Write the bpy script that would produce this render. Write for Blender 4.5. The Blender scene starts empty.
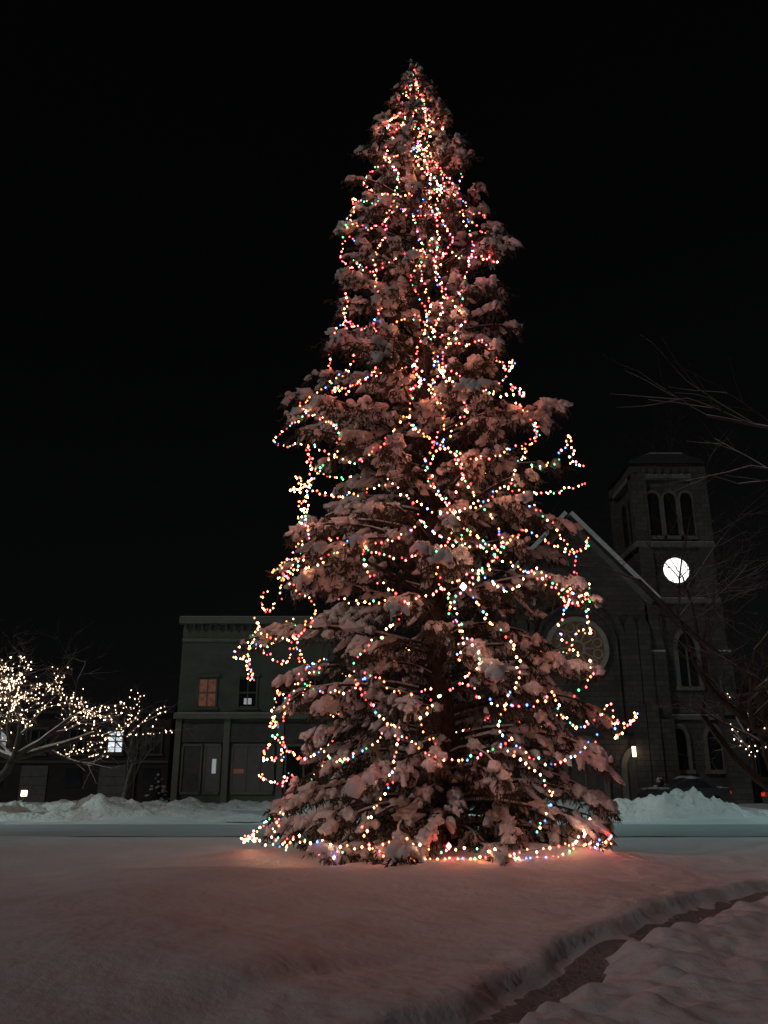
import bpy, bmesh, math, random
import numpy as np
from mathutils import Vector, Matrix, noise as mnoise
random.seed(7); rng = np.random.default_rng(7)
scene = bpy.context.scene
col = scene.collection
rad = math.radians

# ------------------------------------------------------------------ helpers
def empty(name, loc=(0,0,0)):
    o = bpy.data.objects.new(name, None); o.location = loc; col.objects.link(o); return o

def make_mesh(name, V, faces, mat, parent=None, smooth=False, color=None, loc=None):
    """faces: list of int arrays (n,k)"""
    V = np.asarray(V, dtype=np.float32).reshape(-1,3)
    me = bpy.data.meshes.new(name)
    faces = [np.asarray(f, dtype=np.int32) for f in faces if len(f)]
    me.vertices.add(len(V)); me.vertices.foreach_set('co', V.ravel())
    li = np.concatenate([f.ravel() for f in faces])
    lens = np.concatenate([np.full(len(f), f.shape[1], dtype=np.int32) for f in faces])
    starts = np.concatenate([[0], np.cumsum(lens)[:-1]]).astype(np.int32)
    me.loops.add(len(li)); me.loops.foreach_set('vertex_index', li)
    me.polygons.add(len(lens)); me.polygons.foreach_set('loop_start', starts)
    try: me.polygons.foreach_set('loop_total', lens)
    except Exception: pass
    me.polygons.foreach_set('use_smooth', np.full(len(lens), smooth, dtype=bool))
    me.update(calc_edges=True); me.validate()
    if color is not None:
        a = me.color_attributes.new('Col', 'FLOAT_COLOR', 'POINT')
        c = np.ones((len(V),4), dtype=np.float32); c[:,:3] = color
        a.data.foreach_set('color', c.ravel())
    me.materials.append(mat)
    o = bpy.data.objects.new(name, me); col.objects.link(o)
    if parent: o.parent = parent
    return o

class Acc:
    def __init__(s): s.V=[]; s.F={}; s.n=0; s.C=[]
    def add(s, V, F, C=None):
        V=np.asarray(V,dtype=float).reshape(-1,3); F=np.asarray(F,dtype=int)
        s.V.append(V); s.F.setdefault(F.shape[1],[]).append(F+s.n); s.n+=len(V)
        if C is not None: s.C.append(C)
    def obj(s,name,mat,parent=None,smooth=False):
        if not s.V: return None
        return make_mesh(name,np.concatenate(s.V),[np.concatenate(f) for f in s.F.values()],mat,parent,smooth,
                         np.concatenate(s.C) if s.C else None)

def boxd(acc,x0,x1,y0,y1,z0,z1):
    V=[(x0,y0,z0),(x1,y0,z0),(x1,y1,z0),(x0,y1,z0),(x0,y0,z1),(x1,y0,z1),(x1,y1,z1),(x0,y1,z1)]
    F=[(0,3,2,1),(4,5,6,7),(0,1,5,4),(1,2,6,5),(2,3,7,6),(3,0,4,7)]
    acc.add(V,F)
def box(name,x0,x1,y0,y1,z0,z1,mat,parent):
    a=Acc(); boxd(a,x0,x1,y0,y1,z0,z1); return a.obj(name,mat,parent)

def prism_acc(acc, pts, y0, y1):
    n=len(pts)
    V=[(x,y0,z) for x,z in pts]+[(x,y1,z) for x,z in pts]
    acc.add(V,[[i,(i+1)%n,n+(i+1)%n,n+i] for i in range(n)])
    acc.add(V,[list(range(n))]); acc.add(V,[list(range(2*n-1,n-1,-1))])
def prism(name,pts,y0,y1,mat,parent):
    a=Acc(); prism_acc(a,pts,y0,y1); return a.obj(name,mat,parent)
def ring_acc(acc, inner, outer, y0, y1, closed=True):
    n=len(inner); V=[]
    for P in (inner,outer):
        for y in (y0,y1): V+= [(x,y,z) for x,z in P]
    F=[]
    for i in range(n if closed else n-1):
        j=(i+1)%n
        F.append([i,j,2*n+j,2*n+i]); F.append([n+i,3*n+i,3*n+j,n+j])
        F.append([2*n+i,2*n+j,3*n+j,3*n+i]); F.append([i,n+i,n+j,j])
    acc.add(V,F)
def arch_pts(cx,z0,w,h,pointed=0.0,n=10,grow=0.0):
    hw=w/2+grow; zs=z0+h-w/2*(1+pointed)
    pts=[(cx-hw,z0-grow*0.0)]
    for i in range(n+1):
        a=math.pi-math.pi*i/n
        zz=math.sin(a)*hw*(1+pointed)
        xx=math.cos(a)*hw*(1-pointed*0.25*math.sin(a)*abs(math.cos(a)))
        pts.append((cx+xx,zs+zz))
    pts.append((cx+hw,z0))
    return pts
def circ(cx,cz,r,n=32): return [(cx+r*math.cos(2*math.pi*i/n),cz+r*math.sin(2*math.pi*i/n)) for i in range(n)]

def tube(acc, pts, radii, n=6):
    pts=np.asarray(pts,dtype=float); m=len(pts)
    T=np.gradient(pts,axis=0); T/= (np.linalg.norm(T,axis=1)[:,None]+1e-9)
    ref=np.array([0,0,1.0]) if abs(T[:,2]).mean()<0.8 else np.array([1.0,0,0])
    A=np.cross(T,ref); A/= (np.linalg.norm(A,axis=1)[:,None]+1e-9); B=np.cross(A,T)
    ang=np.arange(n)*2*math.pi/n
    r=np.asarray(radii)[:,None,None]
    V=pts[:,None,:]+r*(np.cos(ang)[None,:,None]*A[:,None,:]+np.sin(ang)[None,:,None]*B[:,None,:])
    F=[]
    for i in range(m-1):
        for k in range(n):
            F.append((i*n+k,i*n+(k+1)%n,(i+1)*n+(k+1)%n,(i+1)*n+k))
    acc.add(V.reshape(-1,3),F)

# ------------------------------------------------------------------ materials
def mat(name, base=(0.5,0.5,0.5), rough=0.8, var=0.25, scale=3.0, bump=0.0, bscale=20, emis=None, estr=0, metallic=0.0, detail=6):
    m=bpy.data.materials.new(name); m.use_nodes=True; nt=m.node_tree; N=nt.nodes; L=nt.links
    b=N['Principled BSDF']; b.inputs['Roughness'].default_value=rough; b.inputs['Metallic'].default_value=metallic
    geo=N.new('ShaderNodeNewGeometry')
    nz=N.new('ShaderNodeTexNoise'); nz.inputs['Scale'].default_value=scale; nz.inputs['Detail'].default_value=detail
    L.new(geo.outputs['Position'],nz.inputs['Vector'])
    rp=N.new('ShaderNodeValToRGB'); rp.color_ramp.elements[0].position=0.3; rp.color_ramp.elements[1].position=0.7
    rp.color_ramp.elements[0].color=(*[c*(1-var) for c in base],1); rp.color_ramp.elements[1].color=(*[min(1,c*(1+var)) for c in base],1)
    L.new(nz.outputs['Fac'],rp.inputs['Fac']); L.new(rp.outputs['Color'],b.inputs['Base Color'])
    if bump>0:
        n2=N.new('ShaderNodeTexNoise'); n2.inputs['Scale'].default_value=bscale; n2.inputs['Detail'].default_value=8
        L.new(geo.outputs['Position'],n2.inputs['Vector'])
        bp=N.new('ShaderNodeBump'); bp.inputs['Strength'].default_value=bump; bp.inputs['Distance'].default_value=0.05
        L.new(n2.outputs['Fac'],bp.inputs['Height']); L.new(bp.outputs['Normal'],b.inputs['Normal'])
    if emis:
        b.inputs['Emission Color'].default_value=(*emis,1); b.inputs['Emission Strength'].default_value=estr
    return m

def brick_mat(name, c1, c2, mortar, sc=1.0):
    m=bpy.data.materials.new(name); m.use_nodes=True; nt=m.node_tree; N=nt.nodes; L=nt.links
    b=N['Principled BSDF']; b.inputs['Roughness'].default_value=0.9
    geo=N.new('ShaderNodeNewGeometry'); sp=N.new('ShaderNodeSeparateXYZ'); L.new(geo.outputs['Position'],sp.inputs[0])
    ad=N.new('ShaderNodeMath'); ad.operation='ADD'; L.new(sp.outputs[0],ad.inputs[0]); L.new(sp.outputs[1],ad.inputs[1])
    cb=N.new('ShaderNodeCombineXYZ'); L.new(ad.outputs[0],cb.inputs[0]); L.new(sp.outputs[2],cb.inputs[1])
    br=N.new('ShaderNodeTexBrick'); br.inputs['Scale'].default_value=sc
    br.inputs['Color1'].default_value=(*c1,1); br.inputs['Color2'].default_value=(*c2,1); br.inputs['Mortar'].default_value=(*mortar,1)
    br.inputs['Brick Width'].default_value=0.6; br.inputs['Row Height'].default_value=0.3; br.inputs['Mortar Size'].default_value=0.02
    L.new(cb.outputs[0],br.inputs['Vector'])
    nz=N.new('ShaderNodeTexNoise'); nz.inputs['Scale'].default_value=0.7; nz.inputs['Detail'].default_value=8; L.new(geo.outputs['Position'],nz.inputs['Vector'])
    mx=N.new('ShaderNodeMix'); mx.data_type='RGBA'; mx.blend_type='MULTIPLY'; mx.inputs['Factor'].default_value=0.7
    rp=N.new('ShaderNodeValToRGB'); rp.color_ramp.elements[0].color=(0.4,0.4,0.4,1); rp.color_ramp.elements[1].color=(1.2,1.2,1.2,1)
    L.new(nz.outputs['Fac'],rp.inputs['Fac']); L.new(br.outputs['Color'],mx.inputs['A']); L.new(rp.outputs['Color'],mx.inputs['B'])
    L.new(mx.outputs['Result'],b.inputs['Base Color'])
    bp=N.new('ShaderNodeBump'); bp.inputs['Strength'].default_value=0.4; bp.inputs['Distance'].default_value=0.03
    L.new(br.outputs['Fac'],bp.inputs['Height']); L.new(bp.outputs['Normal'],b.inputs['Normal'])
    return m

def snow_mat(name, base=(0.80,0.80,0.82), bump=0.5, s1=1.3, s2=9.0, dist=0.06):
    m=mat(name,base,0.65,0.06,0.8); nt=m.node_tree; N=nt.nodes; L=nt.links; b=N['Principled BSDF']
    geo=N.new('ShaderNodeNewGeometry'); prev=None
    for s,st,d in ((s1,bump,dist*1.6),(s2,bump,dist*0.5),(s2*6,bump*0.8,dist*0.16)):
        nz=N.new('ShaderNodeTexNoise'); nz.inputs['Scale'].default_value=s; nz.inputs['Detail'].default_value=4
        L.new(geo.outputs['Position'],nz.inputs['Vector'])
        bp=N.new('ShaderNodeBump'); bp.inputs['Strength'].default_value=st; bp.inputs['Distance'].default_value=d
        L.new(nz.outputs['Fac'],bp.inputs['Height'])
        if prev: L.new(prev.outputs['Normal'],bp.inputs['Normal'])
        prev=bp
    L.new(prev.outputs['Normal'],b.inputs['Normal'])
    return m

def emit_attr_mat(name, strength):
    m=bpy.data.materials.new(name); m.use_nodes=True; nt=m.node_tree; N=nt.nodes; L=nt.links
    b=N['Principled BSDF']; b.inputs['Base Color'].default_value=(0.05,0.05,0.05,1); b.inputs['Roughness'].default_value=0.3
    a=N.new('ShaderNodeAttribute'); a.attribute_name='Col'
    L.new(a.outputs['Color'],b.inputs['Emission Color']); b.inputs['Emission Strength'].default_value=strength
    return m

M_snow=snow_mat('snow_ground',(0.78,0.80,0.84),0.7)
M_snowtree=snow_mat('snow_on_boughs',(0.84,0.83,0.82),0.8,5,22,0.06)
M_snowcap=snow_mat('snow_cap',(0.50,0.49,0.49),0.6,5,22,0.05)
M_snowpile=snow_mat('snow_ploughed',(0.80,0.81,0.81),0.9,2.2,8,0.14)
M_trod=snow_mat('snow_trodden',(0.30,0.30,0.31),1.0,5,20,0.08)
M_road=snow_mat('snow_packed_road',(0.42,0.46,0.48),0.5,1.5,10,0.04)
M_bark=mat('bark',(0.07,0.05,0.04),0.95,0.4,6,0.8,25)
M_needle=mat('spruce_needles',(0.072,0.066,0.045),0.7,0.45,2.5)
M_wire=mat('light_wire',(0.02,0.03,0.02),0.5)
M_bulb=emit_attr_mat('light_bulbs',21.0)
M_wbulb=emit_attr_mat('white_bulbs',7.0)
M_stone=brick_mat('church_stone',(0.12,0.112,0.104),(0.078,0.072,0.069),(0.05,0.05,0.048))
M_trim=mat('limestone_trim',(0.16,0.155,0.145),0.85,0.2,2,0.3,15)
M_dark=mat('opening_shade_and_tyre',(0.012,0.012,0.014),0.4)  # near-black: shade painted into the belfry openings, also tyre rubber
M_glass=mat('window_glass',(0.02,0.022,0.025),0.12)
M_slate=mat('slate_roof',(0.03,0.03,0.033),0.7,0.3,4,0.4,20)
M_green=mat('green_clapboard',(0.115,0.14,0.11),0.8,0.18,1.2,0.3,12)
M_greentrim=mat('green_trim',(0.17,0.19,0.155),0.7,0.15,2)
M_brick=brick_mat('dark_brick',(0.055,0.040,0.035),(0.04,0.03,0.027),(0.05,0.045,0.04))
M_metal=mat('painted_metal',(0.04,0.045,0.045),0.5,0.2,5)
M_clock=mat('clock_face_lit',(0.8,0.8,0.8),0.4,0.02,3,emis=(1.0,0.98,0.93),estr=2.2)
M_warm=mat('lit_window_warm',(0.3,0.15,0.1),0.5,0.6,4,emis=(1.0,0.36,0.22),estr=0.045)
M_cool=mat('lit_window_cool',(0.5,0.5,0.5),0.5,0.3,3,emis=(0.85,0.95,1.0),estr=0.22)
M_bright=mat('lit_window_bright',(0.5,0.5,0.5),0.5,0.3,3,emis=(0.80,0.92,1.0),estr=0.9)
M_dim=mat('lit_window_dim',(0.05,0.05,0.05),0.5,0.3,3,emis=(0.9,0.85,0.75),estr=0.012)
M_lamp=mat('lamp_glass',(0.8,0.8,0.8),0.3,0.02,3,emis=(0.85,1.0,1.0),estr=14)
M_lantern=mat('lantern_glass',(0.8,0.7,0.5),0.3,0.02,3,emis=(1.0,0.72,0.42),estr=6)
M_door=mat('grey_door',(0.09,0.09,0.09),0.7,0.2,3)
M_garage=mat('garage_door_paint',(0.13,0.13,0.13),0.7,0.2,3)
M_rtrim=mat('row_house_trim',(0.08,0.078,0.07),0.8,0.2,3)
M_litbark=mat('bark_lit_tone',(0.20,0.18,0.15),0.9,0.4,6,0.6,25)  # bark colour raised so the thin trunk looks lit

# ------------------------------------------------------------------ ground
path_pts=np.array([(-3.9,1.0),(-1.95,3.7),(-0.22,6.36),(0.95,8.18),(2.50,10.5),(5.45,13.75),(9.4,16.9),(16,20.0),(26,22.2)])
def dense(P,step=0.12):
    out=[]
    Q=np.vstack([2*P[0]-P[1],P,2*P[-1]-P[-2]])
    for i in range(1,len(Q)-2):
        n=max(2,int(np.linalg.norm(Q[i+1]-Q[i])/step))
        for k in range(n):
            t=k/n; p0,p1,p2,p3=Q[i-1],Q[i],Q[i+1],Q[i+2]
            out.append(0.5*((2*p1)+(-p0+p2)*t+(2*p0-5*p1+4*p2-p3)*t*t+(-p0+3*p1-3*p2+p3)*t**3))
    return np.array(out)
PD=dense(path_pts)
PT=np.gradient(PD,axis=0); PT/=np.linalg.norm(PT,axis=1)[:,None]
PN=np.stack([PT[:,1],-PT[:,0]],1)   # to the right
def path_sd(X,Y):
    X=np.asarray(X).ravel(); Y=np.asarray(Y).ravel(); out=np.full(len(X),99.0)
    near=np.where((Y<26)&(X>-8)&(X<30))[0]
    for c in range(0,len(near),20000):
        idx=near[c:c+20000]
        d=np.stack([X[idx],Y[idx]],1)[:,None,:]-PD[None,:,:]
        dd=(d**2).sum(2); k=dd.argmin(1)
        s=(d[np.arange(len(idx)),k]*PN[k]).sum(1)
        out[idx]=np.sign(s)*np.sqrt(dd[np.arange(len(idx)),k])
    return out
sines=[]
for i in range(26):
    wl=rng.uniform(1.6,14); th=rng.uniform(0,math.pi); sines.append((2*math.pi/wl,th,rng.uniform(0,6.28),0.0048*wl**0.9))
def sstep(a,b,x):
    t=np.clip((x-a)/(b-a),0,1); return t*t*(3-2*t)
def ground_h(X,Y,fine=True):
    X=np.asarray(X,dtype=float).ravel(); Y=np.asarray(Y,dtype=float).ravel()
    h=np.zeros(len(X))
    for k,th,ph,a in sines: h+=a*np.sin(k*(X*math.cos(th)+Y*math.sin(th))+ph)
    flat=sstep(22,24,Y)*(1-sstep(29.8,31.5,Y)); far=sstep(46,60,Y)
    sd=path_sd(X,Y)
    rag=np.zeros(len(X))
    if fine:
        nn=np.zeros(len(X)); idx=np.where((Y<32)&(abs(X)<26))[0]
        for i in idx:
            p=Vector((X[i]*0.9,Y[i]*0.9,1.3)); v=mnoise.noise(p)*0.05+mnoise.noise(p*3.1)*0.020+mnoise.noise(p*7)*0.007
            s=sd[i]
            if 0.2<s<4.5: v+=(mnoise.noise(p*2.3)*0.06+mnoise.noise(p*6)*0.03)*min(1,(s-0.2)/0.6)*max(0,1-(s-2.5)/2)
            if -0.9<s<1.6:
                rag[i]=mnoise.noise(p*1.3)*0.22+mnoise.noise(p*4.5)*0.05
                v+=mnoise.noise(p*4.5)*0.022+mnoise.noise(p*10)*0.010
            nn[i]=v
        h+=nn
    s=sd-0.34+rag
    h-=0.125*(1-sstep(0.16,0.42,abs(s)))
    h+=0.045*np.exp(-((sd+0.18+rag)/0.24)**2)+0.03*np.exp(-((sd-1.05+rag)/0.3)**2)
    h-=0.06*np.exp(-((sd-2.2+rag*2)/0.22)**2)
    h-=0.05*np.exp(-((sd+1.15+rag)/0.2)**2)*(1-sstep(7.5,10,Y)); h+=0.03*np.exp(-((sd+1.6)/0.3)**2)*(1-sstep(7.5,10,Y))
    h+=0.16*np.exp(-(((X-1.2)/5)**2+((Y-19)/4.2)**2))
    h=h*(1-flat)*(1-far)
    return h
def graded(lo,hi,a,b,fine,growth=1.12,maxs=400):
    xs=list(np.arange(a,b+1e-6,fine)); s=fine
    while xs[-1]<hi: s=min(s*growth,maxs); xs.append(xs[-1]+s)
    s=fine; l=[xs[0]]
    while l[0]>lo: s=min(s*growth,maxs); l.insert(0,l[0]-s)
    return np.array(l[:-1]+xs)
xs=graded(-1500,1500,-5,8,0.05,1.07); ys=graded(-300,2500,3.5,15,0.05,1.03)
GX,GY=np.meshgrid(xs,ys); H=ground_h(GX,GY)
nx,ny=len(xs),len(ys)
V=np.stack([GX.ravel(),GY.ravel(),H],1)
ii,jj=np.meshgrid(np.arange(nx-1),np.arange(ny-1)); b0=(jj*nx+ii).ravel()
make_mesh('snow_ground',V,[np.stack([b0,b0+1,b0+nx+1,b0+nx],1)],M_snow,None,True)

offs=np.linspace(0.06,0.64,10); rows=[]
for o in offs: rows.append(PD+PN*o)
R=np.stack(rows,1); hh=ground_h(R[:,:,0],R[:,:,1]).reshape(R.shape[:2])
med=np.min(hh,axis=1,keepdims=True)
hh=np.minimum(hh+0.010,med+0.035+0*hh)
hh[:,0]-=0.06; hh[:,-1]-=0.06
V=np.concatenate([R,hh[:,:,None]],2).reshape(-1,3); n=len(offs); m=len(PD)
F=[(i*n+k,i*n+k+1,(i+1)*n+k+1,(i+1)*n+k) for i in range(m-1) for k in range(n-1)]
make_mesh('footpath',V,[F],M_trod,None,True)

xr=np.arange(-90,90.1,0.5); yr=np.arange(24,29.8,0.2); A,B=np.meshgrid(xr,yr)
z=0.006+0.012*np.maximum(0,np.sin(B*3.3+0.2*np.sin(A*0.3)))+0.006*np.sin(A*1.7+B*4)+0.012
V=np.stack([A.ravel(),B.ravel(),z.ravel()],1); nx2=len(xr)
ii,jj=np.meshgrid(np.arange(nx2-1),np.arange(len(yr)-1)); b0=(jj*nx2+ii).ravel()
make_mesh('road',V,[np.stack([b0,b0+1,b0+nx2+1,b0+nx2],1)],M_road,None,True)

def snow_bank(x0,x1,yc,w,hf,seed,step=0.14):
    xs=np.arange(x0,x1,step); ys=np.arange(-w,w+1e-6,step)
    A,B=np.meshgrid(xs,ys); Z=np.zeros(A.size); a=A.ravel(); b=B.ravel()
    for i in range(len(a)):
        e=min(1,(a[i]-x0)/1.5,(x1-a[i])/1.5); e=max(0,e)
        prof=max(0,1-(b[i]/w)**2)
        p=Vector((a[i]*0.8,b[i]*0.9,seed)); 
        v=hf(a[i])*prof**0.8*e*(0.8+0.6*mnoise.noise(p)+0.42*mnoise.noise(p*2.6)+0.25*mnoise.noise(p*6))
        Z[i]=v-0.05+ (0.02 if prof>0 else 0)
    n=len(xs); ii,jj=np.meshgrid(np.arange(n-1),np.arange(len(ys)-1)); b0=(jj*n+ii).ravel()
    return make_mesh('snow_bank',np.stack([a,b+yc,Z],1),[np.stack([b0,b0+1,b0+n+1,b0+n],1)],M_snowpile,None,True)
snow_bank(-34,-4.5,34.5,1.8,lambda x:0.36+0.45*math.exp(-((x+11)/1.6)**2)+0.3*math.exp(-((x+14.5)/1.0)**2),1.0)
snow_bank(-34,16,42.5,1.6,lambda x:0.45,5.0,0.2)
snow_bank(7.6,14.8,34.0,1.7,lambda x:0.60+0.50*math.exp(-((x-11.4)/1.7)**2),9.0)
snow_bank(14.0,40,36.0,1.5,lambda x:0.28,13.0,0.2)

# ------------------------------------------------------------------ instanced blobs
def blob_templates(k,sub,amp,freq):
    out=[]
    for i in range(k):
        bm=bmesh.new(); bmesh.ops.create_icosphere(bm,subdivisions=sub,radius=1.0)
        V=[]; 
        for v in bm.verts:
            p=v.co*freq+Vector((i*7.3,i*3.1,1)); d=1+amp*mnoise.noise(p)+amp*0.6*mnoise.noise(p*2.3)
            V.append(tuple(v.co*d))
        F=[[w.index for w in f.verts] for f in bm.faces]; bm.free()
        out.append((np.array(V),np.array(F)))
    return out
T_small=blob_templates(10,2,0.6,1.6); T_big=blob_templates(8,3,0.8,1.7)
def scatter(acc, temps, C, X, S, tilt=None):
    C=np.asarray(C);X=np.asarray(X);S=np.asarray(S)
    X=X/(np.linalg.norm(X,axis=1)[:,None]+1e-9)
    Yv=np.cross(np.array([0,0,1.0]),X); Yv/=(np.linalg.norm(Yv,axis=1)[:,None]+1e-9); Z=np.cross(X,Yv)
    which=rng.integers(0,len(temps),len(C))
    for t,(TV,TF) in enumerate(temps):
        k=np.where(which==t)[0]
        if not len(k): continue
        Vv=C[k][:,None,:]+TV[None,:,0:1]*(X[k]*S[k,0:1])[:,None,:]+TV[None,:,1:2]*(Yv[k]*S[k,1:2])[:,None,:]+TV[None,:,2:3]*(Z[k]*S[k,2:3])[:,None,:]
        Ff=TF[None,:,:]+(np.arange(len(k))*len(TV))[:,None,None]
        acc.add(Vv.reshape(-1,3),Ff.reshape(-1,3))

def needles(acc, P0, P1, per_m, ln=0.11, wd=0.018, droop=0.35):
    P0=np.asarray(P0);P1=np.asarray(P1); L=np.linalg.norm(P1-P0,axis=1)
    cnt=np.maximum(3,(L*per_m).astype(int)); idx=np.repeat(np.arange(len(L)),cnt)
    t=rng.random(len(idx)); D=(P1-P0)/(L[:,None]+1e-9)
    base=P0[idx]+(P1-P0)[idx]*t[:,None]
    r=rng.normal(size=(len(idx),3)); d=D[idx]*0.7+r*0.6; d[:,2]-=droop
    d/=np.linalg.norm(d,axis=1)[:,None]
    s=np.cross(d,rng.normal(size=(len(idx),3))); s/=np.linalg.norm(s,axis=1)[:,None]
    l=ln*rng.uniform(0.6,1.5,len(idx)); w=wd*rng.uniform(0.6,1.4,len(idx))
    a=base-s*w[:,None]; b=base+s*w[:,None]; c=base+d*l[:,None]
    V=np.stack([a,b,c],1).reshape(-1,3); n=len(idx)
    acc.add(V,np.arange(3*n).reshape(n,3))

# ------------------------------------------------------------------ the christmas tree
TY=19.0
prof=np.array([ # z, xleft, xright
(0.0,-2.9,4.7),(0.48,-3.2,5.0),(1.09,-2.8,4.75),(1.92,-2.9,5.0),(2.78,-2.9,5.6),(3.44,-2.9,5.6),(4.34,-3.4,4.9),(5.5,-3.2,4.85),
(6.47,-2.3,4.75),(7.46,-2.3,4.7),(8.5,-2.8,5.1),(9.3,-2.8,4.3),(10.6,-1.85,3.15),(12.3,-1.45,3.6),(13.8,-1.2,3.3),(15.7,-1.0,2.85),
(17.3,-0.55,2.2),(18.7,0.0,1.85),(19.8,0.32,1.45),(20.6,0.62,1.15),(21.3,0.82,0.98)])
def trunk_x(z): return 1.35-0.45*(z/21.3)
def crown_R(z,az):
    xl=np.interp(z,prof[:,0],prof[:,1]); xr=np.interp(z,prof[:,0],prof[:,2]); c=trunk_x(z)
    rl=c-xl; rr=xr-c; rf=0.5*(rl+rr)*0.92
    rx=np.where(np.cos(az)>0,rr,rl)
    return 1/np.sqrt((np.cos(az)/rx)**2+(np.sin(az)/rf)**2)
def clump(z,az):  # big uneven masses and hollows in the crown
    return mnoise.noise(Vector((math.cos(az)*1.5,math.sin(az)*1.5,z*0.62+3)))
tree=empty('christmas_tree',(0,0,0))
a=Acc(); zz=np.linspace(-0.2,21.2,24)
tube(a,np.stack([trunk_x(zz)+0.04*np.sin(zz),TY+0.04*np.cos(zz*1.3),zz],1),0.30*(1-zz/21.6)**0.9+0.015,10)
limb=Acc(); snow=Acc(); need=Acc(); limbsnow=Acc()
segA=[];segB=[]; sc=[];sx=[];ss=[]; bc=[];bx=[];bs=[]
z=0.30
while z<20.9:
    frac=z/21.3
    nb=int(round(9-3*frac)) if z>1.7 else 17
    az0=rng.uniform(0,6.28)
    for k in range(nb):
        az=az0+k*2*math.pi/nb+rng.uniform(-0.38,0.38)
        zb=z+rng.uniform(-0.28,0.28)
        big=rng.random()<0.58
        R0=float(crown_R(max(0,zb-0.3),az))
        R=R0*(rng.uniform(0.94,1.10) if big else rng.uniform(0.55,0.86))*(1+0.32*clump(zb,az))
        R=min(R,R0*1.07); R=max(R,0.10 if z>20 else 0.22)
        t=np.linspace(0,1,8); droop=rng.uniform(0.28,0.48)*(1-0.55*frac)
        elev=(0.26+0.55*frac)
        hor=R*(t-0.05*t**3); ver=R*(elev*t-(droop)*t**2.4)
        if zb<1.4: ver=R*(0.20*t-0.30*t*t)
        azc=az+0.16*rng.normal()*t**2
        P=np.stack([trunk_x(zb)+hor*np.cos(azc),TY+hor*np.sin(azc),np.maximum(zb+ver,0.30+0*t)],1)
        tube(limb,P,(0.012+0.012*R)*(1-0.8*t),5)
        hvy=rng.uniform(0.12,1.0)
        if rng.random()<0.6:
            rr_=(0.010+0.011*R)*(1-0.7*t); tube(limbsnow,(P+np.array([0,0,1])*rr_[:,None]*1.1)[1:7],rr_[1:7]*0.9,5)
        nt=max(3 if z>19.5 else 4,int(R/0.15))
        for j in range(nt):
            tt=0.22+0.78*(j+rng.random())/nt; tt=min(tt,0.99)
            f=tt*7; i0=int(f); p=P[i0]*(1-(f-i0))+P[min(7,i0+1)]*(f-i0)
            dirv=P[min(7,i0+1)]-P[i0] if i0<7 else P[7]-P[6]
            dirv=dirv/(np.linalg.norm(dirv)+1e-9)
            side=1 if j%2 else -1; sv=np.array([-dirv[1],dirv[0],0])*side
            tl=(0.12+0.30*R*0.5*(1.12-tt)*(1.1 if tt>0.3 else 0.6))*rng.uniform(0.7,1.3); tl=min(tl,0.85)
            d=dirv*rng.uniform(0.5,0.9)+sv*rng.uniform(0.3,0.8); d[2]-=rng.uniform(0.15,0.85); d/=np.linalg.norm(d)
            q=p+d*tl; q[2]=max(q[2],0.15); mid=p+d*tl*0.5+np.array([0,0,0.05]); 
            segA.append(p);segB.append(mid);segA.append(mid);segB.append(q)
            for h_ in range(2):
                u=rng.uniform(0.3,1.0); o_=p+(q-p)*u; e_=o_+np.array([rng.normal()*0.07,rng.normal()*0.07,-rng.uniform(0.08,0.26)]); e_[2]=max(e_[2],0.12)
                segA.append(o_); segB.append(e_)
            if rng.random()<0.80*hvy and tt>0.28:
                w=rng.uniform(0.04,0.085)*(0.8+0.08*R)
                sc.append((p*0.35+q*0.65)+np.array([0,0,w*0.5])); sx.append(d); ss.append((tl*rng.uniform(0.3,0.52),w*1.15,w*1.0))
        for tt in np.arange(0.35,1.0,0.22/max(R,0.6)*1.25):
            if rng.random()<0.62*hvy:
                f=tt*7; i0=int(f); p=P[i0]*(1-(f-i0))+P[min(7,i0+1)]*(f-i0); w=rng.uniform(0.06,0.135)*(0.7+0.10*R)*(0.75 if z>18 else 1)
                bc.append(p+np.array([rng.normal()*0.05,rng.normal()*0.05,w*0.45])); bx.append(P[min(7,i0+1)]-P[i0] if i0<7 else P[7]-P[6]); bs.append((w*rng.uniform(1.1,2.0),w*rng.uniform(0.9,1.5),w*rng.uniform(0.75,1.0)))
        nf=rng.integers(5,10) if (big and z<19.5) else rng.integers(2,5)
        tipw=0.6+0.12*R
        if z>19.5: tipw=0.42
        for q_ in range(nf):
            aa=azc[-1]+rng.uniform(-1.1,1.1); dd=np.array([math.cos(aa),math.sin(aa),-rng.uniform(0.25,1.5)]); dd/=np.linalg.norm(dd)
            ln=rng.uniform(0.22,0.48)*tipw; o_=P[-1]-(P[-1]-P[5])*rng.uniform(0,0.6)+np.array([rng.normal()*0.06,rng.normal()*0.06,rng.normal()*0.03])
            e_=o_+dd*ln; e_[2]=max(e_[2],0.12)
            segA.append(o_);segB.append(e_); segA.append(o_+(e_-o_)*0.4);segB.append(e_+dd*0.08)
            if rng.random()<0.25+0.75*hvy:
                w=rng.uniform(0.05,0.10)*tipw*1.2
                sc.append(o_+dd*ln*0.4+np.array([0,0,w*0.5])); sx.append(dd); ss.append((ln*rng.uniform(0.4,0.62),w,w))
    z+=0.46-0.14*frac
segA.append(np.array([0.92,TY,20.8])); segB.append(np.array([0.90,TY,21.45]))
needles(need,segA,segB,27,0.125,0.019,0.5)
scatter(snow,T_small,sc,sx,ss); scatter(snow,T_big,bc,bx,bs)
a.obj('trunk',M_bark,tree,True); limb.obj('limbs',M_bark,tree,True); limbsnow.obj('snow_on_limbs',M_snowtree,tree,True); need.obj('needles',M_needle,tree); snow.obj('snow_on_boughs',M_snowtree,tree,True)

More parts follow.
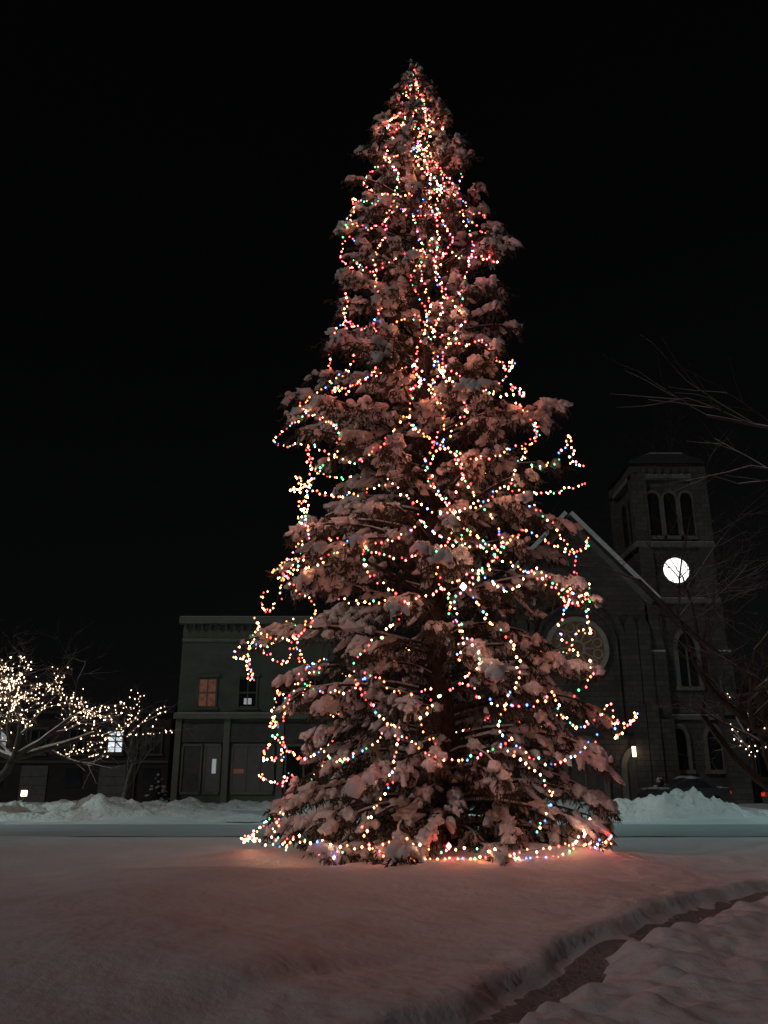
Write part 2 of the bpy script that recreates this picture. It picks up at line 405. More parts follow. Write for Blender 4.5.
# string lights
BV=np.array([(1,0,0),(0,1,0),(-1,0,0),(0,-1,0),(0,0,1.25),(0,0,-1.25)],dtype=float); BF=np.array([(0,1,4),(1,2,4),(2,3,4),(3,0,4),(1,0,5),(2,1,5),(3,2,5),(0,3,5)])
def bulbs(acc,P,R,C):
    P=np.asarray(P);R=np.asarray(R);C=np.asarray(C)
    Vv=P[:,None,:]+BV[None]*R[:,None,None]; Ff=BF[None]+(np.arange(len(P))*len(BV))[:,None,None]
    acc.add(Vv.reshape(-1,3),Ff.reshape(-1,3),np.repeat(C,len(BV),axis=0))
pal=np.array([(1.0,0.05,0.045),(1.0,0.24,0.07),(1.0,0.10,0.15),(0.05,0.38,0.13),(0.05,0.14,0.70),(1.0,0.52,0.27),(0.06,0.42,0.42)])
pw_hi=np.array([0.30,0.19,0.20,0.07,0.06,0.16,0.02]); pw_lo=np.array([0.17,0.28,0.08,0.09,0.06,0.30,0.02])
LP=[];LR=[];LC=[]; wire=Acc()
def strand(zaz, step=0.108):
    Q=np.array([(trunk_x(z)+crown_R(z,a)*f*math.cos(a),TY+crown_R(z,a)*f*math.sin(a),z) for z,a,f in zaz])
    for p in Q: p[2]=max(p[2],0.1)
    L=np.concatenate([[0],np.cumsum(np.linalg.norm(np.diff(Q,axis=0),axis=1))])
    n=int(L[-1]/step)
    if n<2: return
    s=np.linspace(0,L[-1],n)+rng.normal(size=n)*0.015; P=np.stack([np.interp(s,L,Q[:,i]) for i in range(3)],1)
    w=P[::2]; 
    if len(w)>2: tube(wire,w,np.full(len(w),0.006),3)
    P=P+rng.normal(size=P.shape)*0.028
    P[:,2]=np.maximum(P[:,2],0.2)
    zc=P[:,2].mean(); k=min(1,max(0,(zc-7)/7)); pw=pw_lo*(1-k)+pw_hi*k; pw=pw/pw.sum()
    loc=np.array([mnoise.noise(Vector((p[0]*0.5,p[1]*0.5,p[2]*0.45))) for p in P])
    c=pal[rng.choice(len(pal),n,p=pw)]*np.exp(rng.normal(-0.5,0.65,n)+1.3*loc)[:,None]
    LP.extend(P);LR.extend(rng.uniform(0.015,0.026,n));LC.extend(c)
def wob(z,s): return mnoise.noise(Vector((z*0.6,s*5.1,0)))
for si,(a0,zt,zb2) in enumerate([(-86,21.2,2.0),(-95,21.2,7.0),(-120,20.6,9.5),(-62,19.0,12),(-140,11,4.0),(-72,8,0.5),(-108,6,0.6),(-45,9,3),(-78,21,10),(-90,14,3.5),(90,20,3)]):
    zs=np.arange(zt,zb2,-0.18); s=float(si)
    strand([(z,rad(a0)+wob(z,s)*(0.45 if z<16 else 0.5),0.95+0.13*wob(z*2,s+40)) for z in zs])
lev=0.7
while lev<20.6:
    a=rng.uniform(math.pi*0.3,math.pi*0.7); end=a+2*math.pi; zz0=lev; pts=[]
    while a<end:
        Rr=float(crown_R(lev,a)); span=rng.uniform(1.2,2.8)/Rr; sag=rng.uniform(0.25,0.70)*min(1,Rr/2.5)
        z1=lev+rng.uniform(-0.55,0.55)*min(1,Rr/2)
        behind=math.sin(a+span/2)>0.15
        for t in np.linspace(0,1,9)[:-1]:
            am=a+span*t
            pts.append((max(0.12,zz0*(1-t)+z1*t-sag*4*t*(1-t)),am,0.96+0.12*mnoise.noise(Vector((am*3,lev*4,2)))+0.12*clump(lev,am)))
        if behind and rng.random()<0.6: pts=[]
        elif rng.random()<0.16:
            if len(pts)>3: strand(pts)
            pts=[]; span*=1.3
        a+=span; zz0=z1
    if len(pts)>3: strand(pts)
    lev+=(0.86 if lev<15 else 0.64)
strand([(0.30+0.45*abs(wob(a*4,70)),a,0.96+0.14*wob(a*6,60)) for a in np.arange(-3.3,0.3,0.06)],0.16)
LP.append((1.50,15.3,5.0)); LR.append(0.065); LC.append((0.5,0.62,0.6))  # added large bulb, stands in for the street lamp's glint through the boughs
LP.append((1.15,15.75,0.40)); LR.append(0.05); LC.append((1.6,0.10,0.10))
bl=Acc(); bulbs(bl,LP,LR,LC); bl.obj('string_lights',M_bulb,tree); wire.obj('light_wires',M_wire,tree)
print('bulbs',len(LP))

# ------------------------------------------------------------------ bare trees
def bare_tree(starts,depth,seed,spread=0.75,snowy=True,up=0.12,children=(3,4),crook=0.25,bark=None,cap=None):
    """starts: list of (base, direction, length, radius, depth)"""
    r=random.Random(seed); par=empty('bare_tree'); wood=Acc(); sn=Acc(); lights=[]
    def grow(p,d,L,R,dep):
        n=5; pts=[np.array(p,dtype=float)]; dd=np.array(d,dtype=float); dd/=np.linalg.norm(dd)
        for i in range(n):
            dd=dd+np.array([r.gauss(0,crook),r.gauss(0,crook),r.gauss(0,crook*0.6)+up])*0.5; dd/=np.linalg.norm(dd)
            pts.append(pts[-1]+dd*L/n)
        rr=np.linspace(R,R*0.55,n+1)
        tube(wood,pts,rr,7 if dep==depth else 4)
        if snowy and R<0.4:
            q=[x+np.array([0,0,1])*rr[i]*0.8 for i,x in enumerate(pts)]
            if abs(dd[2])<0.8 and r.random()<0.8: tube(sn,q,rr*0.75,4)
        lights.append((pts,dep))
        if dep<=0: return pts
        for c in range(r.randint(*children)):
            t=r.uniform(0.35,1.0) if c else 1.0; k=min(n,int(t*n)); b=pts[k]
            ax=np.array([r.gauss(0,1),r.gauss(0,1),r.gauss(0,0.55)]); ax-=ax.dot(dd)*dd; ax/=np.linalg.norm(ax)
            nd=dd*(1-spread*0.55)+ax*spread*r.uniform(0.6,1.1); nd/=np.linalg.norm(nd)
            grow(b,nd,L*r.uniform(0.6,0.82),rr[k]*r.uniform(0.55,0.75),dep-1)
        return pts
    for (b,d,L,R,dep) in starts: grow(b,d,L,R,dep)
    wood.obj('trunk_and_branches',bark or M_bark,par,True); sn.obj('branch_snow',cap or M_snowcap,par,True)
    return par,lights
def light_up(par,lights,deps,cond,prob,step=0.16,rr=(0.018,0.03),strength=1.0,off=0.05):
    P=[];R=[];C=[]
    for pts,dep in lights:
        if dep not in deps: continue
        if random.random()>prob: continue
        Q=np.array(pts); L=np.concatenate([[0],np.cumsum(np.linalg.norm(np.diff(Q,axis=0),axis=1))]); n=int(L[-1]/step)
        for s in np.linspace(0,L[-1],max(1,n)):
            p=np.array([np.interp(s,L,Q[:,i]) for i in range(3)])+rng.normal(size=3)*off
            if cond(p): P.append(p);R.append(rng.uniform(*rr));C.append(np.array((1.0,0.68,0.45))*np.exp(rng.normal(-0.35,0.6))*strength)
    if P: b=Acc(); bulbs(b,P,R,C); b.obj('string_lights',M_wbulb,par)
    print('white bulbs',len(P))
# spreading lit tree at the left: leaning trunk, forked low, wide flat crown
pA=np.array((-14.2,33,2.2))
st=[(pA,(1.0,0.1,0.24),3.0,0.12,4),(pA+(0.1,0,0.1),(0.85,-0.4,0.55),2.5,0.11,4),(pA,(0.35,-0.3,0.85),2.4,0.11,4),(pA,(-0.25,0.3,0.85),2.3,0.11,4),(pA,(-0.7,0.1,0.50),2.3,0.12,4),(pA,(-1.0,-0.3,0.30),2.5,0.10,4)]
par,li_=bare_tree(st,4,12,spread=0.72,up=0.05,crook=0.28,children=(3,4),cap=M_snowtree)
A=Acc(); tube(A,[(-16.3,33,-0.1),(-15.8,33,0.5),(-15.0,33,1.2),(-14.4,33,1.75),(-14.2,33,2.3)],[0.27,0.22,0.18,0.16,0.13],9); A.obj('trunk',M_bark,par,True)
light_up(par,li_,(1,2,3,4),lambda p: 2.3<p[2]<(5.9 if p[0]<-12.6 else 4.9) and p[0]<-8.9,0.75,0.20,(0.017,0.032),1.0,0.035)
# tall dark tree near the right edge whose boughs reach into the picture
par,li_=bare_tree([((10.9,22.5,-0.1),(-0.02,0,1),4.6,0.22,6)],6,5,spread=0.7,up=0.10,crook=0.22)
light_up(par,li_,(5,4,6,3),lambda p: 2.0<p[2]<4.2 and p[0]>9.9,0.8,0.14,(0.014,0.024),0.7)
bare_tree([((12.6,21.5,10.6),(-1,-0.1,0.20),3.4,0.06,2),((12.6,21.5,9.2),(-1,0.1,0.30),2.4,0.05,2),((12.6,21.5,-0.1),(0,0,1),10.8,0.2,0)],2,8,spread=0.5,up=0.0,crook=0.14,cap=M_snowtree)
bare_tree([((-14.2,47,-0.1),(0.10,0,1),2.4,0.14,4)],4,23,spread=0.5,up=0.2,bark=M_litbark)
bare_tree([((-19.5,28,-0.1),(0.05,0,1),3.6,0.22,6)],6,31,spread=0.7,up=0.12)

# ------------------------------------------------------------------ small snowy evergreens
def shrub(x,y,h,w,seed):
    par=empty('evergreen_shrub'); n=Acc(); s=Acc(); t=Acc(); A=[];B=[];c=[];X=[];S=[]
    tube(t,[(x,y,-0.05),(x,y,h*0.5),(x,y,h*0.95)],[0.06,0.04,0.01],6)
    for i in range(90):
        z=h*rng.uniform(0.06,0.95); az=rng.uniform(0,6.28); R=w*(1-z/h)**0.8*rng.uniform(0.7,1.1)+0.08
        p=np.array([x,y,z]); q=p+np.array([R*math.cos(az),R*math.sin(az),-0.15*R]); A.append(p);B.append(q)
        if rng.random()<0.3: c.append(p*0.25+q*0.75+np.array([0,0,0.05])); X.append(q-p); S.append((R*0.35,0.08,0.06))
    needles(n,A,B,90,0.11,0.02); scatter(s,T_small,c,X,S)
    t.obj('stem',M_bark,par,True); n.obj('needles',M_needle,par); s.obj('snow_on_boughs',M_snowcap,par,True)
shrub(-12.6,48.5,1.7,0.7,1); shrub(15.4,48.3,1.5,0.9,3)

# ------------------------------------------------------------------ church
ch=empty('stone_church')
FY=50.0; cx=11.5
eL,eR,eZ,aZ=6.8,15.95,12.0,16.9
nave=[(eL,-0.1),(eR,-0.1),(eR,eZ),(cx,aZ),(eL,eZ)]
prism('nave_wall',nave,FY-0.6,FY+26,M_stone,ch)
def slab(name,xa,za,xb,zb,th,y0,y1,m,parent):
    dx,dz=xb-xa,zb-za; L=math.hypot(dx,dz); nxv,nz=-dz/L*th,dx/L*th
    if nz<0: nxv,nz=-nxv,-nz
    prism(name,[(xa,za),(xb,zb),(xb+nxv,zb+nz),(xa+nxv,za+nz)],y0,y1,m,parent)
slab('roof_slope_right',cx,aZ+0.01,eR+0.75,eZ-0.75,0.22,FY-0.95,FY+26.4,M_slate,ch)
slab('roof_slope_left',cx,aZ+0.01,eL-0.75,eZ-0.78,0.22,FY-0.95,FY+26.4,M_slate,ch)
slab('roof_snow_right',cx+0.05,aZ+0.24,eR+0.6,eZ-0.33,0.26,FY-1.02,FY+26.2,M_snowpile,ch)
slab('roof_snow_left',cx-0.05,aZ+0.24,eL-0.6,eZ-0.33,0.26,FY-1.02,FY+26.2,M_snowpile,ch)
slab('raking_cornice_right',cx,aZ-0.5,eR+0.1,eZ-0.62,0.42,FY-0.85,FY-0.603,M_trim,ch)
slab('raking_cornice_left',cx,aZ-0.5,eL-0.1,eZ-0.62,0.42,FY-0.85,FY-0.603,M_trim,ch)
A=Acc(); o=arch_pts(cx,3.9,5.2,7.9,0.0,20,0.35); i_=arch_pts(cx,3.9,5.2,7.9,0.0,20); ring_acc(A,i_,o,FY-0.85,FY-0.601,False)
o=arch_pts(cx,3.9,4.5,7.4,0.0,20,0.18); i_=arch_pts(cx,3.9,4.5,7.4,0.0,20); ring_acc(A,i_,o,FY-0.78,FY-0.602,False)
A.obj('great_arch',M_stone,ch)
rz=8.8; rr0=1.6
M_rose=mat('stained_glass',(0.10,0.05,0.03),0.3,0.6,5,emis=(0.9,0.55,0.35),estr=0.02)
prism('rose_glass',circ(cx,rz,rr0),FY-0.66,FY-0.61,M_rose,ch)
M_trac=mat('rose_tracery_stone',(0.36,0.32,0.26),0.8,0.2,3)
A=Acc(); ring_acc(A,circ(cx,rz,rr0),circ(cx,rz,rr0+0.28),FY-0.9,FY-0.604); ring_acc(A,circ(cx,rz,0.36),circ(cx,rz,0.5),FY-0.78,FY-0.665)
for k in range(12):
    t=2*math.pi*k/12; d=(math.cos(t),math.sin(t)); nrm=(-d[1]*0.05,d[0]*0.05)
    p=[(cx+d[0]*0.5+s*nrm[0],rz+d[1]*0.5+s*nrm[1]) for s in (1,-1)]+[(cx+d[0]*1.05+s*nrm[0],rz+d[1]*1.05+s*nrm[1]) for s in (-1,1)]
    prism_acc(A,p,FY-0.77,FY-0.667)
    t2=t+math.pi/12; ring_acc(A,circ(cx+1.27*math.cos(t2),rz+1.27*math.sin(t2),0.22,10),circ(cx+1.27*math.cos(t2),rz+1.27*math.sin(t2),0.31,10),FY-0.76,FY-0.668)
A.obj('rose_tracery',M_trac,ch)
def window(cx_,z0,w,h,y,parent,glass,trim,name='window',pointed=0.35,mull=True,fr=0.2,axis='x'):
    prism(name+'_glass',arch_pts(cx_,z0,w,h,pointed),y-0.03,y-0.005,glass,parent)
    A=Acc(); ring_acc(A,arch_pts(cx_,z0,w,h,pointed),arch_pts(cx_,z0,w,h,pointed,10,fr),y-0.2,y-0.002,False)
    boxd(A,cx_-w/2-fr-0.1,cx_+w/2+fr+0.1,y-0.28,y-0.003,z0-0.22,z0-0.002)
    if mull: boxd(A,cx_-0.05,cx_+0.05,y-0.1,y-0.032,z0,z0+h*0.72)
    A.obj(name+'_surround',trim,parent)
for px in (cx-3.2,cx,cx+3.0):
    w=2.0 if px==cx else 1.3; hgt=3.4 if px==cx else 2.8
    window(px,0.05,w,hgt,FY-0.6,ch,M_door,M_trim,'portal',0.15,True,0.3)
for bx0 in (eL,eR-0.8,cx-3.6,cx+2.9):
    A=Acc(); boxd(A,bx0,bx0+0.7,FY-1.2,FY-0.604,-0.1,5.5); prism_acc(A,[(bx0+0.003,5.5),(bx0+0.697,5.5),(bx0+0.697,10.2),(bx0+0.35,10.8),(bx0+0.003,10.2)],FY-0.95,FY-0.605); A.obj('nave_buttress',M_stone,ch)
# tower
x0,x1=15.98,20.35; tx=(x0+x1)/2; ty0,ty1=FY-0.2,FY+4.4
box('tower_shaft',x0,x1,ty0,ty1,-0.1,15.2,M_stone,ch)
box('tower_belfry',x0+0.12,x1-0.12,ty0+0.12,ty1-0.12,15.2,19.7,M_stone,ch)
for z0_,z1_,e in ((4.7,4.95,0.2),(11.6,11.9,0.22),(15.15,15.45,0.26),(19.7,19.95,0.22)):
    box('string_course',x0-e,x1+e,ty0-e,ty1+e,z0_,z1_,M_trim,ch)
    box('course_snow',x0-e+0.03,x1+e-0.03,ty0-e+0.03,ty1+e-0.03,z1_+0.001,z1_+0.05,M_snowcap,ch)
box('parapet',x0-0.1,x1+0.1,ty0-0.1,ty1+0.1,20.01,20.7,M_stone,ch)
A=Acc()
for i in range(9):
    t=x0-0.1+0.3+i*(x1-x0-0.2)/8.0-0.1
    boxd(A,t-0.14,t+0.14,ty0-0.3,ty0-0.103,20.02,20.4)
A.obj('corbels',M_stone,ch)
prism('tower_cap',[(x0-0.3,20.7),(x1+0.3,20.7),(x1+0.1,20.95),(tx+1.1,21.35),(tx-1.1,21.35),(x0-0.1,20.95)],ty0-0.3,ty1+0.3,M_slate,ch)
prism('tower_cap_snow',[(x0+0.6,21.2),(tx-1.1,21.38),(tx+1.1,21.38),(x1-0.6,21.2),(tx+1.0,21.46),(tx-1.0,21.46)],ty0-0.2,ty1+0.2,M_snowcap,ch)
for sx_ in (x0-0.1,x1-0.6):
    for sy_ in (ty0-0.25,ty1-0.45):
        A=Acc(); boxd(A,sx_-0.12,sx_+0.82,sy_,sy_+0.75,15.5,20.5)
        A.obj('belfry_pier',M_stone,ch)
for sgn,ex in ((-1,x0),(1,x1)):
    for (za,zb_,o_) in ((-0.1,4.7,0.85),(4.95,8.6,0.6),(8.61,11.6,0.4),(11.9,15.15,0.22)):
        xa,xb=(ex-o_*0.45,ex+0.75) if sgn<0 else (ex-0.75,ex+o_*0.45)
        A=Acc(); boxd(A,xa,xb,ty0-o_,ty0-0.003,za,zb_); A.obj('tower_buttress',M_stone,ch)
        if zb_ in (8.6,): box('buttress_snow',xa,xb,ty0-o_,ty0-0.41,zb_+0.002,zb_+0.1,M_snowcap,ch)
for dx in (-1.05,0,1.05):
    window(tx+dx,15.9,0.8,2.9,ty0+0.12,ch,M_dark,M_trim,'belfry_opening_shade',0.1,False,0.12)  # flat dark panels, no glass: inner shade of the openings as colour
for dy in (1.4,2.9):
    A=Acc(); pts=arch_pts(ty0+dy,16.0,0.9,2.9,0.1)
    n=len(pts); Vv=[(x0+0.10,p[0],p[1]) for p in pts]; A.add(Vv,[list(range(n-1,-1,-1))]); A.obj('belfry_side_opening_shade',M_dark,ch)  # dark sheet on the side wall, painted as the shade inside
prism('clock_face',circ(tx-0.12,13.65,0.80,40),ty0-0.16,ty0-0.10,M_clock,ch)
A=Acc(); ring_acc(A,circ(tx-0.12,13.65,0.80,40),circ(tx-0.12,13.65,0.98,40),ty0-0.24,ty0-0.01); A.obj('clock_surround',M_stone,ch)
M_hand=mat('clock_hand',(0.2,0.2,0.2),0.5,emis=(1,1,1),estr=0.85)  # hands get their own glow to wash out against the lit face
A=Acc(); boxd(A,tx-0.13,tx-0.11,ty0-0.2,ty0-0.17,13.6,14.15); boxd(A,tx-0.42,tx-0.1,ty0-0.2,ty0-0.17,13.64,13.66); A.obj('clock_hands',M_hand,ch)
window(tx,6.6,1.1,3.2,ty0,ch,M_glass,M_trim,'lancet',0.5,True,0.22)
window(tx-1.0,1.9,0.8,2.3,ty0,ch,M_glass,M_trim,'lancet',0.4,False,0.2); window(tx+1.0,1.9,0.8,2.3,ty0,ch,M_glass,M_trim,'lancet',0.4,False,0.2)
prism('annex_wall',[(20.9,-0.1),(33,-0.1),(33,4.5),(27,7.6),(20.9,4.5)],FY+3,FY+18,M_stone,ch)
slab('annex_roof_left',27,7.62,20.4,4.25,0.2,FY+2.7,FY+18.3,M_slate,ch); slab('annex_roof_right',27,7.62,33.5,4.25,0.2,FY+2.7,FY+18.3,M_slate,ch)
for wx in (23,26.5,30): window(wx,1.5,1.1,2.2,FY+3,ch,M_glass,M_trim,'annex_window',0.3,True,0.18)
A=Acc(); boxd(A,14.05,14.2,FY-1.6,FY-1.4,2.6,3.15); A.obj('lantern_glass',M_lantern,ch)
A=Acc(); boxd(A,14.1,14.2,FY-1.4,FY-0.6,3.18,3.24); boxd(A,14.0,14.3,FY-1.65,FY-1.35,3.15,3.2); A.obj('lantern_bracket',M_metal,ch)

# ------------------------------------------------------------------ green storefront building
gb=empty('green_storefront_building')
gx0,gx1=-12.2,-3.0
box('walls',gx0,gx1,FY,FY+14,-0.1,10.6,M_green,gb)
box('roof_snow',gx0+0.2,gx1-0.2,FY+0.4,FY+13.8,10.6,10.72,M_snowpile,gb)
box('cornice',gx0-0.2,gx1+0.2,FY-0.45,FY-0.002,10.35,10.75,M_greentrim,gb)
box('cornice_snow',gx0-0.15,gx1+0.15,FY-0.4,FY-0.01,10.752,10.80,M_snowcap,gb)
box('frieze',gx0,gx1,FY-0.12,FY-0.003,9.3,9.5,M_greentrim,gb)
A=Acc()
for i in range(19):
    t=gx0+0.2+i*(gx1-gx0-0.4)/18; boxd(A,t-0.06,t+0.06,FY-0.25,FY-0.004,10.05,10.345)
A.obj('brackets',M_green,gb)
A=Acc()
for i in range(36):
    zc=5.2+i*0.11; boxd(A,gx0+0.05,gx1-0.05,FY-0.02,FY-0.001,zc,zc+0.09)
A.obj('clapboards',M_green,gb)
box('mid_cornice',gx0-0.1,gx1+0.1,FY-0.5,FY-0.002,4.75,5.05,M_greentrim,gb)
box('mid_cornice_snow',gx0-0.05,gx1+0.05,FY-0.46,FY-0.01,5.052,5.10,M_snowcap,gb)
box('sign_board',gx0+0.4,gx1-0.4,FY-0.14,FY-0.003,3.45,4.5,M_door,gb)
for px in (gx0,-9.35,-6.2,gx1-0.35): box('pilaster',px,px+0.35,FY-0.22,FY-0.004,-0.1,4.74,M_greentrim,gb)
for wx,mm in ((-10.5,M_warm),(-8.1,M_cool),(-6.0,M_glass),(-4.1,M_glass)):
    w,h,z0_=1.0,1.55,5.5
    box('sash_glass',wx-w/2,wx+w/2,FY-0.04,FY-0.022,z0_,z0_+h,mm if mm is not M_cool else M_glass,gb)
    if mm is M_cool: box('lit_sash',wx-0.2,wx+0.25,FY-0.05,FY-0.041,z0_+0.1,z0_+0.45,M_cool,gb)
    A=Acc(); boxd(A,wx-w/2-0.1,wx-w/2,FY-0.1,FY-0.023,z0_-0.1,z0_+h+0.15); boxd(A,wx+w/2,wx+w/2+0.1,FY-0.1,FY-0.023,z0_-0.1,z0_+h+0.15)
    boxd(A,wx-w/2-0.2,wx+w/2+0.2,FY-0.18,FY-0.024,z0_+h+0.151,z0_+h+0.3); boxd(A,wx-w/2-0.2,wx+w/2+0.2,FY-0.16,FY-0.024,z0_-0.2,z0_-0.101)
    boxd(A,wx-w/2,wx+w/2,FY-0.075,FY-0.052,z0_+h/2-0.04,z0_+h/2+0.04); boxd(A,wx-0.03,wx+0.03,FY-0.07,FY-0.053,z0_,z0_+h)
    A.obj('sash_frame',M_green,gb)
for sx0,sx1,mm in ((-11.7,-10.6,M_door),(-10.4,-9.5,M_dim),(-8.8,-6.4,M_dim),(-5.7,-3.6,M_glass)):
    box('shop_glass',sx0,sx1,FY-0.05,FY-0.006,0.7,3.2,mm,gb)
    A=Acc(); boxd(A,sx0,sx1,FY-0.12,FY-0.007,0.55,0.695); boxd(A,sx0,sx1,FY-0.12,FY-0.007,3.205,3.35)
    n_=max(1,int((sx1-sx0)/0.8)); 
    for k in range(n_+1): xx=sx0+(sx1-sx0)*k/n_; boxd(A,xx-0.05,xx+0.05,FY-0.115,FY-0.052,0.7,3.2)
    A.obj('shop_frame',M_greentrim,gb)
box('door_light',-9.95,-9.72,FY-0.10,FY-0.055,1.7,2.5,M_cool,gb); box('shop_light',-8.7,-8.1,FY-0.08,FY-0.055,1.7,1.95,M_warm,gb)

# ------------------------------------------------------------------ low brick row house left
rb=empty('brick_row_house')
rx0,rx1,ry=-34,-13.0,52.0
box('walls',rx0,rx1,ry,ry+10,-0.1,5.4,M_brick,rb)
A=Acc(); A.add([(rx0-0.3,ry-0.4,5.35),(rx1+0.2,ry-0.4,5.35),(rx1+0.2,ry+5,8.2),(rx0-0.3,ry+5,8.2),(rx0-0.3,ry+10.4,5.35),(rx1+0.2,ry+10.4,5.35),(rx0-0.3,ry-0.4,5.2),(rx1+0.2,ry-0.4,5.2)],
 [(0,1,2,3),(3,2,5,4),(6,7,1,0)]); A.add([(rx0,ry,5.3),(rx0,ry+10,5.3),(rx0,ry+5,8.1),(rx1,ry,5.3),(rx1,ry+10,5.3),(rx1,ry+5,8.1)],[(0,2,1),(3,4,5)]); A.obj('roof',M_slate,rb)
k=0
for wx in np.arange(rx0+1.5+2.1,rx1-0.6,2.35):
    k+=1; lit=abs(wx+16.3)<1.15; lit2=abs(wx+23.4)<1.1
    g=M_bright if lit else (M_cool if lit2 else M_glass)
    box('upper_sash',wx-0.42,wx+0.42,ry-0.03,ry-0.005,2.95,4.15,g,rb)
    A=Acc(); boxd(A,wx-0.52,wx-0.42,ry-0.09,ry-0.002,2.85,4.25); boxd(A,wx+0.42,wx+0.52,ry-0.09,ry-0.002,2.85,4.25); boxd(A,wx-0.6,wx+0.6,ry-0.13,ry-0.003,2.72,2.848); boxd(A,wx-0.6,wx+0.6,ry-0.11,ry-0.003,4.252,4.4)
    boxd(A,wx-0.42,wx+0.42,ry-0.07,ry-0.035,3.52,3.60); boxd(A,wx-0.035,wx+0.035,ry-0.065,ry-0.036,2.95,4.15); A.obj('sash_frame',M_rtrim,rb)
    if k%2: 
        box('garage_door',wx-0.8,wx+0.8,ry-0.06,ry-0.004,0.0,2.15,M_garage,rb)
        A=Acc()
        for z_ in (0.5,1.0,1.5): boxd(A,wx-0.75,wx+0.75,ry-0.075,ry-0.062,z_,z_+0.04)
        A.obj('door_panels',M_rtrim,rb)
    else: box('ground_window',wx-0.5,wx+0.5,ry-0.04,ry-0.004,0.9,2.0,M_glass,rb)
box('string_course',rx0,rx1,ry-0.1,ry-0.003,2.3,2.45,M_rtrim,rb)
box('downpipe',-15.0,-14.9,ry-0.12,ry-0.01,0,5.2,M_metal,rb)

# ------------------------------------------------------------------ parked car
def car(x,y,flip=1):
    par=empty('parked_car')
    body=[(-2.15,0.32),(-2.2,0.62),(-2.12,0.9),(-1.55,0.98),(1.0,0.93),(1.95,0.80),(2.15,0.6),(2.15,0.32),(1.72,0.30),(1.6,0.55),(1.3,0.66),(1.0,0.55),(0.9,0.28),(-0.95,0.28),(-1.05,0.55),(-1.35,0.66),(-1.65,0.55),(-1.75,0.30)]
    cab=[(-1.6,0.97),(-1.1,1.38),(-0.7,1.44),(0.1,1.42),(0.95,0.93)]
    Mp=mat('car_paint',(0.03,0.03,0.035),0.3,0.1,2)
    def pr(nm,pts,w,m,bev=0.05):
        o=prism(nm,[(x+flip*p[0],p[1]) for p in pts],y-w,y+w,m,par)
        mod=o.modifiers.new('b','BEVEL'); mod.width=bev; mod.segments=3; mod.limit_method='ANGLE'; return o
    pr('body',body,0.86,Mp); pr('cabin',cab,0.70,Mp)
    pr('side_glass',[(-1.35,1.0),(-1.0,1.30),(-0.65,1.36),(0.05,1.34),(0.7,0.98)],0.715,M_glass,0.01)
    for wx in (-1.35,1.3):
        for s in (-1,1):
            A=Acc(); tube(A,[(x+flip*wx,y+s*0.66,0.31),(x+flip*wx,y+s*0.87,0.31)],[0.31,0.31],18); A.obj('tyre',M_dark,par,True)
            prism('hubcap',circ(x+flip*wx,0.31,0.2,14),y+s*0.87-0.02,y+s*0.87+0.02,M_metal,par)
    Mr=mat('tail_light',(0.3,0.01,0.01),0.3,0.1,3,emis=(1,0.05,0.03),estr=0.5)
    for s in (-1,1): A=Acc(); cxx=x+flip*-2.19; boxd(A,cxx-0.04,cxx+0.04,y+s*0.65-0.14,y+s*0.65+0.14,0.66,0.82); A.obj('tail_light',Mr,par)
    sn=Acc(); scatter(sn,T_big,[(x-flip*0.35,y,1.47),(x+flip*1.4,y,0.93),(x-flip*1.85,y,0.98)],[(1,0,0)]*3,[(0.65,0.62,0.09),(0.6,0.75,0.07),(0.3,0.75,0.06)]); sn.obj('snow_cover',M_snowcap,par,True)
car(20.1,40.5); car(15.6,45.5,-1)

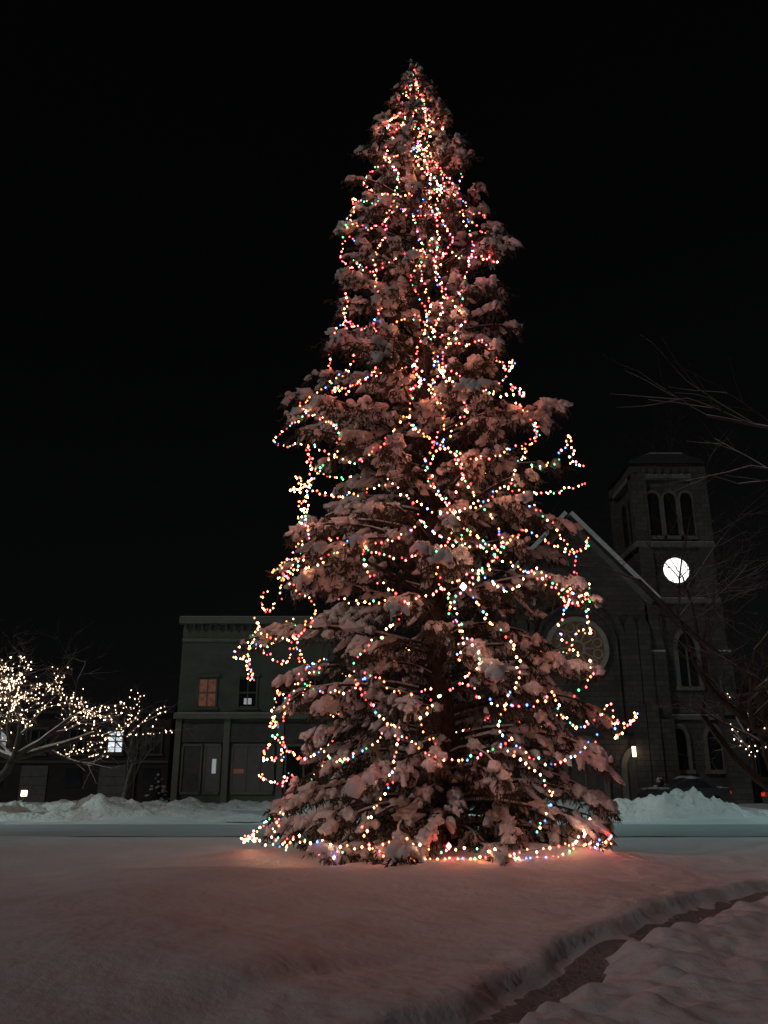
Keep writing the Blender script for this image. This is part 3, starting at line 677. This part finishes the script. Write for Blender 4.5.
# ------------------------------------------------------------------ street lamps
def street_lamp(x,y,h,power,colr,arm=(0,0)):
    par=empty('street_lamp'); A=Acc(); tube(A,[(x,y,-0.1),(x,y,0.5),(x,y,h)],[0.11,0.08,0.05],10); 
    tube(A,[(x,y,h),(x+arm[0]*0.5,y+arm[1]*0.5,h+0.25),(x+arm[0],y+arm[1],h+0.3)],[0.045,0.04,0.035],8)
    hx,hy=x+arm[0],y+arm[1]; boxd(A,hx-0.3,hx+0.3,hy-0.16,hy+0.16,h+0.26,h+0.40); A.obj('post',M_metal,par)
    G=Acc(); boxd(G,hx-0.2,hx+0.2,hy-0.11,hy+0.11,h+0.2,h+0.258); G.obj('lens',M_lamp,par)
    l=bpy.data.lights.new('lamp_light','SPOT'); l.energy=power; l.color=colr; l.spot_size=rad(155); l.spot_blend=0.5; l.shadow_soft_size=0.15
    o=bpy.data.objects.new('lamp_light',l); o.location=(hx,hy,h+0.15); o.parent=par; col.objects.link(o)
teal=(0.68,1.0,0.97)
street_lamp(2.6,33,7.6,1100,teal,(0,-1.2))
street_lamp(-23,31,7.6,2700,teal,(0,-1.2))
street_lamp(24,31,7.6,2500,teal,(0,-1.2))
bl_=empty('garden_lantern'); A=Acc(); tube(A,[(-15.2,36.8,0),(-15.2,36.8,0.75)],[0.05,0.05],8); boxd(A,-15.33,-15.07,36.67,36.93,1.0,1.06); A.obj('post',M_metal,bl_)
A=Acc(); boxd(A,-15.29,-15.11,36.71,36.89,0.76,0.99); A.obj('glass',M_lantern,bl_)

# ------------------------------------------------------------------ light, sky, camera
sun_dir=Vector((0.62,0.58,-0.46))
s=bpy.data.lights.new('sun','SUN'); s.energy=0.26; s.angle=rad(8); s.color=(1.0,0.93,0.92)
so=bpy.data.objects.new('sun',s); col.objects.link(so); so.rotation_euler=sun_dir.to_track_quat('-Z','Y').to_euler()
w=bpy.data.worlds.new('World'); scene.world=w; w.use_nodes=True; nt=w.node_tree
bg=nt.nodes['Background']; sky=nt.nodes.new('ShaderNodeTexSky'); sky.sky_type='NISHITA'; sky.sun_disc=False
sky.sun_elevation=rad(28); sky.sun_rotation=math.atan2(-0.62,-0.58)
hs=nt.nodes.new('ShaderNodeHueSaturation'); hs.inputs['Saturation'].default_value=0.25
nt.links.new(sky.outputs[0],hs.inputs['Color']); nt.links.new(hs.outputs[0],bg.inputs[0]); bg.inputs[1].default_value=0.0005
cam=bpy.data.cameras.new('camera'); co=bpy.data.objects.new('camera',cam); col.objects.link(co)
co.location=(0,0,1.6); co.rotation_euler=(rad(90+17.7),0,0)
cam.sensor_fit='VERTICAL'; cam.sensor_height=36; cam.lens=29.0; cam.clip_end=5000; cam.clip_start=0.05
scene.camera=co
scene.view_settings.view_transform='Standard'; scene.view_settings.look='None'; scene.view_settings.exposure=0
